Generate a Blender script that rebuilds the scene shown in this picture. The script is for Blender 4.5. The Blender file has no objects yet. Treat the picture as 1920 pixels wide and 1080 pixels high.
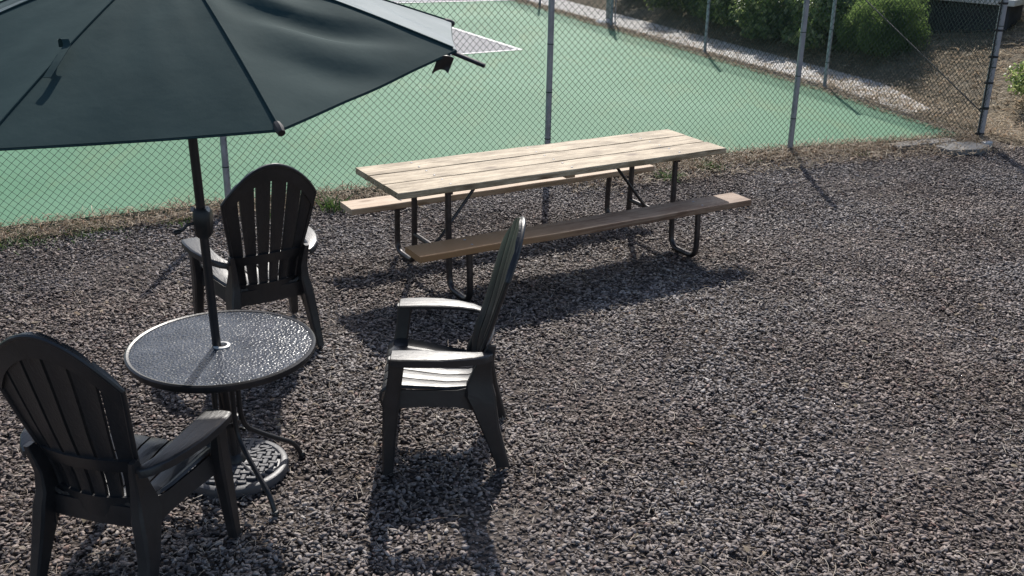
import bpy, bmesh, math, random
import numpy as np
from mathutils import Vector, Matrix

random.seed(7)
rng = np.random.default_rng(11)
R = math.radians
scene = bpy.context.scene
COL = scene.collection

# ------------------------------------------------------------------ camera
CAM_H, PITCH, ROLL = 2.562, 0.375, 0.017
cam_d = bpy.data.cameras.new('camera')
cam_d.sensor_width = 36.0
cam_d.lens = 36.0 * 1969.0 / 1920.0
cam_d.clip_start = 0.05
cam_d.clip_end = 600.0
cam = bpy.data.objects.new('camera', cam_d)
COL.objects.link(cam)
fwd = Vector((0, math.cos(PITCH), -math.sin(PITCH)))
upv = Vector((0, math.sin(PITCH), math.cos(PITCH)))
rgt = Vector((1, 0, 0))
r2 = rgt * math.cos(ROLL) + upv * math.sin(ROLL)
u2 = -rgt * math.sin(ROLL) + upv * math.cos(ROLL)
m = Matrix((r2, u2, -fwd)).transposed().to_4x4()
m.translation = Vector((0, 0, CAM_H))
cam.matrix_world = m
scene.camera = cam

# ------------------------------------------------------------------ sky and sun
SHADOW = Vector((-0.04, -1.11, -1.0)).normalized()     # direction the sunlight travels
sun_dir = -SHADOW
elev = math.asin(sun_dir.z)
azim = math.atan2(sun_dir.x, sun_dir.y)
world = bpy.data.worlds.new('World')
scene.world = world
world.use_nodes = True
wn = world.node_tree
bg = wn.nodes['Background']
sky = wn.nodes.new('ShaderNodeTexSky')
sky.sky_type = 'NISHITA'
sky.sun_disc = False
sky.sun_elevation = elev
sky.sun_rotation = azim
sky.air_density = 1.0
sky.dust_density = 1.5
sky.ozone_density = 1.0
wn.links.new(sky.outputs[0], bg.inputs['Color'])
bg.inputs['Strength'].default_value = 0.115

sun_d = bpy.data.lights.new('sun', 'SUN')
sun_d.energy = 4.1
sun_d.angle = R(0.55)
sun_d.color = (1.0, 0.955, 0.89)
sun = bpy.data.objects.new('sun', sun_d)
sun.rotation_euler = SHADOW.to_track_quat('-Z', 'Y').to_euler()
sun.location = (0, 0, 12)
COL.objects.link(sun)

scene.view_settings.view_transform = 'Standard'
scene.view_settings.look = 'None'
scene.view_settings.gamma = 1.0
scene.view_settings.use_curve_mapping = False
scene.view_settings.exposure = 0.25
scene.render.engine = 'CYCLES'
scene.cycles.max_bounces = 8
scene.cycles.transparent_max_bounces = 12


# ------------------------------------------------------------------ materials
def new_mat(name):
    mt = bpy.data.materials.new(name)
    mt.use_nodes = True
    nt = mt.node_tree
    return mt, nt, nt.nodes['Principled BSDF']


def N(nt, kind, **kw):
    n = nt.nodes.new(kind)
    for k, v in kw.items():
        if k in n.inputs:
            n.inputs[k].default_value = v
        else:
            setattr(n, k, v)
    return n


def ramp(nt, fac, stops):
    n = nt.nodes.new('ShaderNodeValToRGB')
    e = n.color_ramp.elements
    while len(e) < len(stops):
        e.new(0.5)
    for el, (p, c) in zip(e, stops):
        el.position = p
        el.color = (c[0], c[1], c[2], 1)
    nt.links.new(fac, n.inputs['Fac'])
    return n.outputs['Color']


def coords(nt, scale=(1, 1, 1), space='Object'):
    tc = nt.nodes.new('ShaderNodeTexCoord')
    mp = nt.nodes.new('ShaderNodeMapping')
    mp.inputs['Scale'].default_value = scale
    nt.links.new(tc.outputs[space], mp.inputs['Vector'])
    return mp


def noise(nt, vec, scale, detail=4, rough=0.55, dist=0.0):
    n = nt.nodes.new('ShaderNodeTexNoise')
    n.inputs['Scale'].default_value = scale
    n.inputs['Detail'].default_value = detail
    n.inputs['Roughness'].default_value = rough
    n.inputs['Distortion'].default_value = dist
    if vec is not None:
        nt.links.new(vec, n.inputs['Vector'])
    return n


def bump(nt, bsdf, height, strength, dist=0.01):
    b = nt.nodes.new('ShaderNodeBump')
    b.inputs['Strength'].default_value = strength
    b.inputs['Distance'].default_value = dist
    nt.links.new(height, b.inputs['Height'])
    nt.links.new(b.outputs['Normal'], bsdf.inputs['Normal'])
    return b


def mix(nt, fac, a, b, mode='MIX'):
    n = nt.nodes.new('ShaderNodeMix')
    n.data_type = 'RGBA'
    n.blend_type = mode
    for sock, val in ((n.inputs[0], fac), (n.inputs[6], a), (n.inputs[7], b)):
        if isinstance(val, bpy.types.NodeSocket):
            nt.links.new(val, sock)
        elif isinstance(val, (int, float)):
            sock.default_value = val
        else:
            sock.default_value = (val[0], val[1], val[2], 1)
    return n.outputs[2]


def mat_noisy(name, c1, c2, scale, rough=0.6, bump_s=0.0, bump_scale=None, spec=0.5, metal=0.0, stretch=(1, 1, 1), space='Object', detail=5, bdist=0.01):
    mt, nt, b = new_mat(name)
    mp = coords(nt, stretch, space)
    n = noise(nt, mp.outputs[0], scale, detail)
    nt.links.new(ramp(nt, n.outputs['Fac'], [(0.3, c1), (0.7, c2)]), b.inputs['Base Color'])
    b.inputs['Roughness'].default_value = rough
    b.inputs['Specular IOR Level'].default_value = spec
    b.inputs['Metallic'].default_value = metal
    if bump_s:
        n2 = noise(nt, mp.outputs[0], bump_scale or scale * 3, 4)
        bump(nt, b, n2.outputs['Fac'], bump_s, bdist)
    return mt


def mat_island(name, stops, rough=0.6, spec=0.4, trans=None, use='island', tgain=(1, 1, 1)):
    """colour picked for every loose piece (leaf, blade, stone)"""
    mt, nt, b = new_mat(name)
    if use == 'island':
        g = nt.nodes.new('ShaderNodeNewGeometry')
        fac = g.outputs['Random Per Island']
    else:
        g = nt.nodes.new('ShaderNodeObjectInfo')
        fac = g.outputs['Random']
    c = ramp(nt, fac, stops)
    nt.links.new(c, b.inputs['Base Color'])
    b.inputs['Roughness'].default_value = rough
    b.inputs['Specular IOR Level'].default_value = spec
    if trans:
        t = nt.nodes.new('ShaderNodeBsdfTranslucent')
        ms = nt.nodes.new('ShaderNodeMixShader')
        ms.inputs[0].default_value = trans
        nt.links.new(mix(nt, 1.0, c, (tgain[0], tgain[1], tgain[2]), 'MULTIPLY'), t.inputs['Color'])
        nt.links.new(b.outputs[0], ms.inputs[1])
        nt.links.new(t.outputs[0], ms.inputs[2])
        nt.links.new(ms.outputs[0], nt.nodes['Material Output'].inputs['Surface'])
    return mt


def make_resin(name, stretch):
    mt, nt, b = new_mat(name)
    mp = coords(nt, stretch)
    n = noise(nt, mp.outputs[0], 14, 4, 0.6, 0.8)
    nt.links.new(ramp(nt, n.outputs['Fac'], [(0.3, (.017, .016, .017)), (0.75, (.030, .028, .029))]), b.inputs['Base Color'])
    n2 = noise(nt, coords(nt).outputs[0], 9, 3)
    mr = nt.nodes.new('ShaderNodeMapRange')
    mr.inputs['To Min'].default_value = 0.31
    mr.inputs['To Max'].default_value = 0.48
    b.inputs['Specular IOR Level'].default_value = 0.65
    nt.links.new(n2.outputs['Fac'], mr.inputs['Value'])
    nt.links.new(mr.outputs[0], b.inputs['Roughness'])
    bump(nt, b, n.outputs['Fac'], 0.6, 0.003)
    return mt


def make_wood(name, cols, brown_end=False):
    """sawn softwood, grain along local X; knots"""
    mt, nt, b = new_mat(name)
    oi = nt.nodes.new('ShaderNodeObjectInfo')
    tc = nt.nodes.new('ShaderNodeTexCoord')
    off = nt.nodes.new('ShaderNodeVectorMath'); off.operation = 'MULTIPLY_ADD'
    nt.links.new(oi.outputs['Random'], off.inputs[0])
    off.inputs[1].default_value = (37, 11, 5)
    nt.links.new(tc.outputs['Object'], off.inputs[2])
    mp = nt.nodes.new('ShaderNodeMapping'); mp.inputs['Scale'].default_value = (0.45, 8, 8)
    nt.links.new(off.outputs[0], mp.inputs['Vector'])
    g = noise(nt, mp.outputs[0], 3.2, 7, 0.65, 1.1)
    mp2 = nt.nodes.new('ShaderNodeMapping'); mp2.inputs['Scale'].default_value = (1.2, 3, 3)
    nt.links.new(off.outputs[0], mp2.inputs['Vector'])
    blot = noise(nt, mp2.outputs[0], 3.0, 6, 0.7)
    col = ramp(nt, g.outputs['Fac'], [(0.33, cols[0]), (0.42, cols[1]), (0.50, cols[2]), (0.58, cols[1]), (0.69, cols[0])])
    col = mix(nt, ramp(nt, blot.outputs['Fac'], [(0.42, (0, 0, 0)), (0.62, (1, 1, 1))]), col, cols[3], 'MULTIPLY')
    mp3 = nt.nodes.new('ShaderNodeMapping'); mp3.inputs['Scale'].default_value = (2.1, 5.5, 5.5)
    nt.links.new(off.outputs[0], mp3.inputs['Vector'])
    vor = nt.nodes.new('ShaderNodeTexVoronoi'); vor.inputs['Scale'].default_value = 1.0
    nt.links.new(mp3.outputs[0], vor.inputs['Vector'])
    kn = ramp(nt, vor.outputs['Distance'], [(0.06, (1, 1, 1)), (0.16, (0, 0, 0))])
    col = mix(nt, kn, col, cols[4])
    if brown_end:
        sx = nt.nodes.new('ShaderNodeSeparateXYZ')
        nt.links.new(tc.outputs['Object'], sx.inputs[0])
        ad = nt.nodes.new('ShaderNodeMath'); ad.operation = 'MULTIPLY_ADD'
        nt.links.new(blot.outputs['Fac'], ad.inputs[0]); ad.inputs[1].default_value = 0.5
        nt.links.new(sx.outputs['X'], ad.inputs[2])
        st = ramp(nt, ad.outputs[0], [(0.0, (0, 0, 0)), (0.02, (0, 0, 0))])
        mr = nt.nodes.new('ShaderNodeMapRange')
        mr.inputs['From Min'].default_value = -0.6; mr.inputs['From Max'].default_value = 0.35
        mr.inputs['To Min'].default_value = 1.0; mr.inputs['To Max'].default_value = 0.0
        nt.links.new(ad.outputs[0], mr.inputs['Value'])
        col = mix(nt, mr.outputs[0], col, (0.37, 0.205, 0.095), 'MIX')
    nt.links.new(col, b.inputs['Base Color'])
    b.inputs['Roughness'].default_value = 0.62
    b.inputs['Specular IOR Level'].default_value = 0.35
    bump(nt, b, g.outputs['Fac'], 0.45, 0.003)
    return mt


M = {}
M['resin'] = make_resin('charcoal_resin', (1, 1, 1))
M['resin_grain'] = make_resin('charcoal_resin_grain', (6, 0.8, 3))
M['wood_top'] = make_wood('table_wood', [(.13, .085, .045), (.40, .305, .19), (.60, .49, .34), (.52, .48, .42), (.13, .075, .04)])
M['wood_bench'] = make_wood('bench_wood', [(.36, .25, .16), (.50, .37, .26), (.60, .46, .33), (.86, .80, .74), (.25, .15, .08)])
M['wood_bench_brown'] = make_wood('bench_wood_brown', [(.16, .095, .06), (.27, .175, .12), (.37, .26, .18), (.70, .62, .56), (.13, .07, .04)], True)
M['tube'] = mat_noisy('frame_steel', (.06, .058, .06), (.11, .10, .10), 20, 0.38, 0.05, 60, 0.5, 0.85)
M['galv'] = mat_noisy('galvanised_steel', (.27, .27, .29), (.42, .42, .44), 9, 0.5, 0.08, 40, 0.5, 0.2)
M['pole_paint'] = mat_noisy('pale_pole_paint', (.36, .37, .34), (.50, .50, .47), 6, 0.6, 0.08, 40, 0.4)
M['wire'] = mat_noisy('fence_wire', (.022, .040, .034), (.045, .065, .055), 12, 0.65, 0, None, 0.25, 0.0)
M['rod'] = mat_noisy('dark_rod', (.03, .03, .032), (.05, .045, .045), 12, 0.6, 0, None, 0.3, 0.0)
M['black_metal'] = mat_noisy('black_powder_coat', (.018, .017, .018), (.030, .028, .030), 20, 0.36, 0.1, 90, 0.5)
M['dark_plastic'] = mat_noisy('black_plastic', (.012, .012, .013), (.02, .02, .021), 20, 0.42)
M['white_plastic'] = mat_noisy('white_ring', (.62, .62, .62), (.75, .74, .72), 20, 0.4)
M['concrete'] = mat_noisy('pale_concrete', (.46, .44, .42), (.66, .64, .61), 7, 0.85, 0.3, 60, 0.3)
M['slab'] = mat_noisy('old_slab', (.16, .15, .14), (.27, .26, .25), 9, 0.85, 0.4, 50, 0.3)
M['dark_wall'] = mat_noisy('dark_low_wall', (.030, .032, .036), (.05, .05, .055), 6, 0.8, 0.2, 40, 0.3)  # even dark tone for the dark recess below the ledge slab
M['soil'] = mat_noisy('dark_soil', (.035, .028, .024), (.075, .060, .052), 9, 0.95, 0.6, 70, 0.2)
M['stone_white'] = mat_noisy('white_stone', (.6, .58, .55), (.75, .73, .7), 30, 0.8)
M['bark'] = mat_noisy('bark', (.07, .055, .04), (.15, .12, .09), 12, 0.9, 0.6, 40, 0.2, 0, (1, 1, .25))
M['line_white'] = mat_noisy('court_line_paint', (.66, .67, .66), (.80, .80, .79), 8, 0.6, 0.1, 200)
M['line_navy'] = mat_noisy('court_navy_paint', (.035, .05, .09), (.05, .07, .12), 8, 0.6, 0.1, 200)
M['key_paint'] = mat_noisy('court_key_paint', (.115, .12, .14), (.15, .155, .175), 3, 0.7, 0.1, 200)

M['straw'] = mat_island('dry_straw', [(0.0, (.20, .14, .085)), (0.35, (.34, .26, .17)), (0.7, (.46, .38, .27)), (1.0, (.30, .17, .10))], 0.6, 0.3, 0.2)
M['needle'] = mat_island('pine_needle', [(0.0, (.24, .16, .11)), (0.5, (.42, .34, .26)), (1.0, (.55, .49, .41))], 0.55, 0.35)
M['litter'] = mat_island('leaf_litter', [(0.0, (.26, .20, .14)), (0.35, (.46, .38, .27)), (0.65, (.58, .50, .38)), (0.85, (.44, .30, .19)), (1.0, (.64, .58, .48))], 0.7, 0.3, 0.5)
M['leaf'] = mat_island('shrub_leaf', [(0.0, (.07, .125, .05)), (0.4, (.13, .20, .08)), (0.75, (.20, .27, .12)), (1.0, (.36, .40, .26))], 0.30, 0.6, 0.55, tgain=(2.2, 2.0, 1.6))
M['leaf_fine'] = mat_island('fine_leaf', [(0.0, (.08, .15, .05)), (0.5, (.13, .21, .075)), (1.0, (.20, .28, .12))], 0.5, 0.4, 0.5, tgain=(1.8, 1.7, 1.3))
M['leaf_dark'] = mat_island('dark_leaf', [(0.0, (.05, .08, .04)), (0.6, (.09, .13, .06)), (1.0, (.18, .20, .11))], 0.42, 0.5, 0.5, tgain=(2.0, 1.9, 1.4))
M['weed'] = mat_island('weed_leaf', [(0.0, (.06, .12, .03)), (0.6, (.11, .19, .05)), (1.0, (.20, .26, .09))], 0.5, 0.4, 0.35)
M['gravel'] = mat_island('gravel_stone', [(0.0, (.058, .048, .047)), (0.25, (.122, .104, .098)), (0.5, (.210, .182, .170)), (0.75, (.320, .281, .262)), (0.95, (.43, .388, .362)), (0.975, (.28, .18, .15)), (1.0, (.60, .57, .53))], 0.65, 0.4, None, 'object')


def tint_gravel(mt):
    nt = mt.node_tree; b = nt.nodes['Principled BSDF']
    src = b.inputs['Base Color'].links[0].from_socket
    oi = nt.nodes.new('ShaderNodeObjectInfo')
    n1 = noise(nt, oi.outputs['Location'], 0.6, 4, 0.6)
    n2 = noise(nt, oi.outputs['Location'], 2.6, 3, 0.6)
    c = mix(nt, ramp(nt, n1.outputs['Fac'], [(0.40, (0, 0, 0)), (0.62, (1, 1, 1))]), src, (.80, .69, .62), 'MULTIPLY')
    c = mix(nt, ramp(nt, n2.outputs['Fac'], [(0.42, (0, 0, 0)), (0.70, (1, 1, 1))]), c, (.62, .58, .58), 'MULTIPLY')
    nt.links.new(c, b.inputs['Base Color'])


tint_gravel(M['gravel'])


def make_ground():
    mt, nt, b = new_mat('gravel_bed')
    mp = coords(nt)
    v = nt.nodes.new('ShaderNodeTexVoronoi'); v.inputs['Scale'].default_value = 45
    nt.links.new(mp.outputs[0], v.inputs['Vector'])
    c1 = ramp(nt, v.outputs['Color'], [(0.1, (.06, .052, .048)), (0.6, (.13, .115, .107)), (1.0, (.22, .20, .19))])
    n = noise(nt, mp.outputs[0], 0.9, 5)
    c2 = mix(nt, n.outputs['Fac'], c1, (.62, .52, .45), 'MULTIPLY')
    nt.links.new(c2, b.inputs['Base Color'])
    b.inputs['Roughness'].default_value = 0.95
    b.inputs['Specular IOR Level'].default_value = 0.2
    bump(nt, b, v.outputs['Distance'], 0.9, 0.02)
    return mt


def make_court():
    mt, nt, b = new_mat('green_court_paint')
    mp = coords(nt)
    n = noise(nt, mp.outputs[0], 0.45, 6, 0.6)
    c1 = ramp(nt, n.outputs['Fac'], [(0.28, (.056, .178, .090)), (0.5, (.072, .205, .108)), (0.72, (.094, .230, .132))])
    n5 = noise(nt, coords(nt, (1.0, .28, 1)).outputs[0], 1.6, 6, 0.7, 0.6)
    c1 = mix(nt, ramp(nt, n5.outputs['Fac'], [(0.52, (0, 0, 0)), (0.75, (.55, .55, .55))]), c1, (.135, .20, .085))
    n2 = noise(nt, mp.outputs[0], 5, 6, 0.7)
    st = ramp(nt, n2.outputs['Fac'], [(0.58, (0, 0, 0)), (0.8, (1, 1, 1))])
    mk = nt.nodes.new('ShaderNodeMath'); mk.operation = 'MULTIPLY'; mk.inputs[1].default_value = 0.35
    nt.links.new(st, mk.inputs[0])
    c2 = mix(nt, mk.outputs[0], c1, (.14, .22, .155))
    nt.links.new(c2, b.inputs['Base Color'])
    b.inputs['Roughness'].default_value = 0.70
    b.inputs['Specular IOR Level'].default_value = 0.26
    n3 = noise(nt, mp.outputs[0], 260, 2)
    bump(nt, b, n3.outputs['Fac'], 0.25, 0.003)
    return mt


def make_hill():
    mt, nt, b = new_mat('dry_hillside')
    mp = coords(nt)
    n = noise(nt, mp.outputs[0], 1.3, 5)
    c1 = ramp(nt, n.outputs['Fac'], [(0.3, (.24, .205, .155)), (0.55, (.36, .31, .24)), (0.75, (.45, .40, .32))])
    n2 = noise(nt, mp.outputs[0], 26, 6, 0.75)
    c2 = mix(nt, 0.8, c1, ramp(nt, n2.outputs['Fac'], [(0.3, (.28, .26, .24)), (0.7, (1.0, 0.98, .94))]), 'MULTIPLY')
    nt.links.new(c2, b.inputs['Base Color'])
    b.inputs['Roughness'].default_value = 0.95
    b.inputs['Specular IOR Level'].default_value = 0.15
    bump(nt, b, n2.outputs['Fac'], 1.0, 0.05)
    return mt


def make_glass():
    mt, nt, b = new_mat('rippled_glass')
    mp = coords(nt)
    v = nt.nodes.new('ShaderNodeTexVoronoi'); v.inputs['Scale'].default_value = 88; v.feature = 'SMOOTH_F1'
    v.inputs['Smoothness'].default_value = 0.5
    nt.links.new(mp.outputs[0], v.inputs['Vector'])
    dust = noise(nt, mp.outputs[0], 7, 5, 0.65)
    nt.links.new(ramp(nt, dust.outputs['Fac'], [(0.35, (.05, .06, .08)), (0.75, (.13, .145, .175))]), b.inputs['Base Color'])
    mr = nt.nodes.new('ShaderNodeMapRange')
    mr.inputs['To Min'].default_value = 0.14; mr.inputs['To Max'].default_value = 0.30
    nt.links.new(dust.outputs['Fac'], mr.inputs['Value'])
    nt.links.new(mr.outputs[0], b.inputs['Roughness'])
    b.inputs['IOR'].default_value = 1.5
    bump(nt, b, v.outputs['Distance'], 0.55, 0.005)
    b.inputs['Specular IOR Level'].default_value = 0.5
    t = nt.nodes.new('ShaderNodeBsdfTransparent')
    t.inputs['Color'].default_value = (.72, .76, .82, 1)
    ms = nt.nodes.new('ShaderNodeMixShader')
    ms.inputs[0].default_value = 0.6
    nt.links.new(t.outputs[0], ms.inputs[1])
    nt.links.new(b.outputs[0], ms.inputs[2])
    nt.links.new(ms.outputs[0], nt.nodes['Material Output'].inputs['Surface'])
    return mt


def make_fabric(name='canopy_fabric', cols=[(0.3, (.020, .044, .046)), (0.7, (.032, .060, .061))]):
    mt, nt, b = new_mat(name)
    mp = coords(nt)
    n = noise(nt, mp.outputs[0], 3.5, 5)
    c = ramp(nt, n.outputs['Fac'], cols)
    nt.links.new(c, b.inputs['Base Color'])
    b.inputs['Roughness'].default_value = 0.8
    b.inputs['Specular IOR Level'].default_value = 0.1
    b.inputs['Sheen Weight'].default_value = 1.0
    b.inputs['Sheen Roughness'].default_value = 0.12
    n2 = noise(nt, mp.outputs[0], 9, 4)
    bump(nt, b, n2.outputs['Fac'], 0.12, 0.02)
    return mt


M['bed'] = make_ground()
M['court'] = make_court()
M['hill'] = make_hill()
M['glass'] = make_glass()
M['fabric'] = make_fabric()
M['fabric_sun_glare'] = make_fabric('sun_glare_canopy_fabric', [(0.3, (.30, .335, .33)), (0.7, (.40, .43, .425))])  # paler copy of the canopy cloth, sun glare put into its colour
M['base_resin'] = mat_noisy('woven_base_resin', (.055, .055, .062), (.095, .095, .105), 16, 0.45, 0.1, 80, 0.5)


# ------------------------------------------------------------------ mesh helpers
class MB:
    """collects vertices and faces of ONE mesh"""
    def __init__(self):
        self.v = []
        self.f = []

    def add(self, vs, fs):
        o = len(self.v)
        self.v.extend([tuple(p) for p in vs])
        self.f.extend([tuple(i + o for i in f) for f in fs])
        return self

    def box(self, c, s, mat=None):
        c = Vector(c); h = Vector(s) * 0.5
        vs = [Vector((x * h.x, y * h.y, z * h.z)) for x in (-1, 1) for y in (-1, 1) for z in (-1, 1)]
        if mat:
            vs = [mat @ v for v in vs]
        vs = [v + c for v in vs]
        return self.add(vs, [(0, 1, 3, 2), (4, 6, 7, 5), (0, 4, 5, 1), (2, 3, 7, 6), (0, 2, 6, 4), (1, 5, 7, 3)])

    def tube(self, pts, rad, n=8, cap=True):
        pts = [Vector(p) for p in pts]
        rads = rad if isinstance(rad, (list, tuple)) else [rad] * len(pts)
        prev = None
        rings = []
        for i, p in enumerate(pts):
            t = (pts[min(i + 1, len(pts) - 1)] - pts[max(i - 1, 0)]).normalized()
            if prev is None:
                a = Vector((0, 0, 1)) if abs(t.z) < 0.9 else Vector((1, 0, 0))
                x = t.cross(a).normalized()
            else:
                x = (prev - t * prev.dot(t)).normalized()
            prev = x
            y = t.cross(x)
            rings.append([p + (x * math.cos(2 * math.pi * k / n) + y * math.sin(2 * math.pi * k / n)) * rads[i] for k in range(n)])
        vs = [v for r in rings for v in r]
        fs = []
        for i in range(len(rings) - 1):
            for k in range(n):
                a, b_ = i * n + k, i * n + (k + 1) % n
                fs.append((a, b_, b_ + n, a + n))
        if cap:
            fs.append(tuple(range(n))[::-1])
            fs.append(tuple(range((len(rings) - 1) * n, len(rings) * n)))
        return self.add(vs, fs)

    def loft(self, secs, cap=True):
        """secs: rings with equal point count"""
        n = len(secs[0])
        vs = [v for s in secs for v in s]
        fs = []
        for i in range(len(secs) - 1):
            for k in range(n):
                a, b_ = i * n + k, i * n + (k + 1) % n
                fs.append((a, b_, b_ + n, a + n))
        if cap:
            fs.append(tuple(range(n))[::-1])
            fs.append(tuple(range((len(secs) - 1) * n, len(secs) * n)))
        return self.add(vs, fs)

    def lathe(self, prof, n=32, c=(0, 0, 0), close=False):
        secs = []
        for r_, z in prof:
            secs.append([Vector((c[0] + r_ * math.cos(2 * math.pi * k / n), c[1] + r_ * math.sin(2 * math.pi * k / n), c[2] + z)) for k in range(n)])
        if close:
            secs.append(secs[0])
        return self.loft(secs, not close)

    def sheet(self, grid, th):
        """solid from a grid of points: offset by thickness along the local normal"""
        nu, nv = len(grid), len(grid[0])
        P = [[Vector(p) for p in row] for row in grid]
        top, bot = [], []
        for i in range(nu):
            for j in range(nv):
                du = P[min(i + 1, nu - 1)][j] - P[max(i - 1, 0)][j]
                dv = P[i][min(j + 1, nv - 1)] - P[i][max(j - 1, 0)]
                n_ = du.cross(dv)
                n_ = n_.normalized() if n_.length > 1e-9 else Vector((0, 0, 1))
                top.append(P[i][j] + n_ * th * 0.5)
                bot.append(P[i][j] - n_ * th * 0.5)
        o = nu * nv
        fs = []
        for i in range(nu - 1):
            for j in range(nv - 1):
                a = i * nv + j
                fs.append((a, a + nv, a + nv + 1, a + 1))
                fs.append((o + a, o + a + 1, o + a + nv + 1, o + a + nv))
        for i in range(nu - 1):
            a = i * nv
            fs.append((a, o + a, o + a + nv, a + nv))
            a = i * nv + nv - 1
            fs.append((a, a + nv, o + a + nv, o + a))
        for j in range(nv - 1):
            fs.append((j, j + 1, o + j + 1, o + j))
            a = (nu - 1) * nv + j
            fs.append((a, o + a, o + a + 1, a + 1))
        return self.add(top + bot, fs)

    def build(self, name, mat, parent=None, smooth=True, bevel=0.0, seg=2):
        me = bpy.data.meshes.new(name)
        me.from_pydata(self.v, [], self.f)
        bm = bmesh.new()
        bm.from_mesh(me)
        bmesh.ops.recalc_face_normals(bm, faces=bm.faces)
        if bevel:
            ed = [e for e in bm.edges if len(e.link_faces) == 2 and e.calc_face_angle(0) > R(35)]
            bmesh.ops.bevel(bm, geom=ed, offset=bevel, segments=seg, profile=0.5, affect='EDGES', clamp_overlap=True)
        bm.to_mesh(me)
        bm.free()
        me.materials.append(mat)
        if smooth:
            me.polygons.foreach_set('use_smooth', [True] * len(me.polygons))
            try:
                me.set_sharp_from_angle(angle=R(40))
            except Exception:
                pass
        o = bpy.data.objects.new(name, me)
        COL.objects.link(o)
        if parent:
            o.parent = parent
        return o


def np_object(name, verts, faces, mat, parent=None, smooth=False):
    """fast mesh from numpy arrays (all faces same size)"""
    me = bpy.data.meshes.new(name)
    nv, nf, k = len(verts), len(faces), faces.shape[1]
    me.vertices.add(nv)
    me.vertices.foreach_set('co', np.ascontiguousarray(verts, dtype=np.float32).ravel())
    me.loops.add(nf * k)
    me.loops.foreach_set('vertex_index', np.ascontiguousarray(faces, dtype=np.int32).ravel())
    me.polygons.add(nf)
    me.polygons.foreach_set('loop_start', np.arange(0, nf * k, k, dtype=np.int32))
    me.polygons.foreach_set('loop_total', np.full(nf, k, dtype=np.int32))
    me.update(calc_edges=True)
    me.validate()
    if smooth:
        me.polygons.foreach_set('use_smooth', [True] * nf)
    me.materials.append(mat)
    o = bpy.data.objects.new(name, me)
    COL.objects.link(o)
    if parent:
        o.parent = parent
    return o


def tag(o, label=None, cat=None, group=None, kind=None):
    if label: o['label'] = label
    if cat: o['category'] = cat
    if group: o['group'] = group
    if kind: o['kind'] = kind
    return o


def empty(name, loc=(0, 0, 0), rz=0.0):
    o = bpy.data.objects.new(name, None)
    o.empty_display_size = 0.2
    o.location = loc
    o.rotation_euler = (0, 0, rz)
    COL.objects.link(o)
    return o


def copy_tree(o, parent=None):
    c = o.copy()
    COL.objects.link(c)
    c.parent = parent
    for ch in list(o.children):
        copy_tree(ch, c)
    return c


def rrect(cx, cy, hx, hy, z, ch=0.25, tilt=None):
    """octagonal (chamfered) ring, horizontal"""
    c = min(hx, hy) * ch
    pts = [(-hx + c, -hy), (hx - c, -hy), (hx, -hy + c), (hx, hy - c), (hx - c, hy), (-hx + c, hy), (-hx, hy - c), (-hx, -hy + c)]
    return [Vector((cx + x, cy + y, z + (tilt * y if tilt else 0))) for x, y in pts]


# ------------------------------------------------------------------ layout frame of the place
U = Vector((0.928, 0.373, 0)).normalized()      # along the near fence
V = Vector((-U.y, U.x, 0))                      # away, along the side fence
CORNER = Vector((4.974, 11.074, 0))
NEAR = [Vector((-4.93, 6.86, 0)), Vector((-2.305, 8.151, 0)), Vector((0.299, 9.304, 0)), Vector((2.766, 10.343, 0)), CORNER]
SIDE = [CORNER, Vector((4.052, 13.81, 0)), Vector((2.932, 16.542, 0)), Vector((1.717, 19.437, 0)), Vector((0.48, 22.45, 0)), Vector((-0.70, 25.4, 0))]
COURT_Z = 0.035


def hill_z(x, y):
    d = (x - CORNER.x) * U.x + (y - CORNER.y) * U.y
    e = max(0.0, d - 0.95)
    return 0.30 * e * (1.0 if e < 14 else 14.0 / e) + (0.03 * math.sin(x * 2.1 + y) * math.sin(y * 1.7) * min(1, e) if e > 0 else 0)


# ground sheet
gb = MB()
S = 180
gb.add([(-S, -S, -0.015), (S, -S, -0.015), (S, S, -0.015), (-S, S, -0.015)], [(0, 1, 2, 3)])
tag(gb.build('ground', M['bed'], smooth=False), 'dark soil and gravel ground under the seating area', None, None, 'structure')

# court slab : follows both fences, a hand's breadth inside them
inner = [p + V * 0.10 for p in NEAR]
outer_edge = [p - U * 0.10 for p in SIDE]
court_poly = [inner[0] - U * 14] + inner[:-1] + [CORNER + V * 0.10 - U * 0.13] + outer_edge[1:] + [outer_edge[-1] + V * 4, inner[0] - U * 14 + V * 24]
cb = MB()
nC = len(court_poly)
cb.add([(p.x, p.y, COURT_Z) for p in court_poly] + [(p.x, p.y, -0.03) for p in court_poly],
       [tuple(range(nC))] + [(i, (i + 1) % nC, nC + (i + 1) % nC, nC + i) for i in range(nC)])
court = tag(cb.build('sports_court', M['court'], smooth=False), 'green painted sports court behind the chain link fence', None, None, 'structure')


def strip(name, p, q, w, z, mat, parent):
    p, q = Vector(p), Vector(q)
    d = (q - p).normalized(); s = Vector((-d.y, d.x, 0)) * w * 0.5
    b = MB(); vs = [p - s, q - s, q + s, p + s]
    b.add([(v.x, v.y, z) for v in vs], [(0, 1, 2, 3)])
    return b.build(name, mat, parent, smooth=False)


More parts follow.
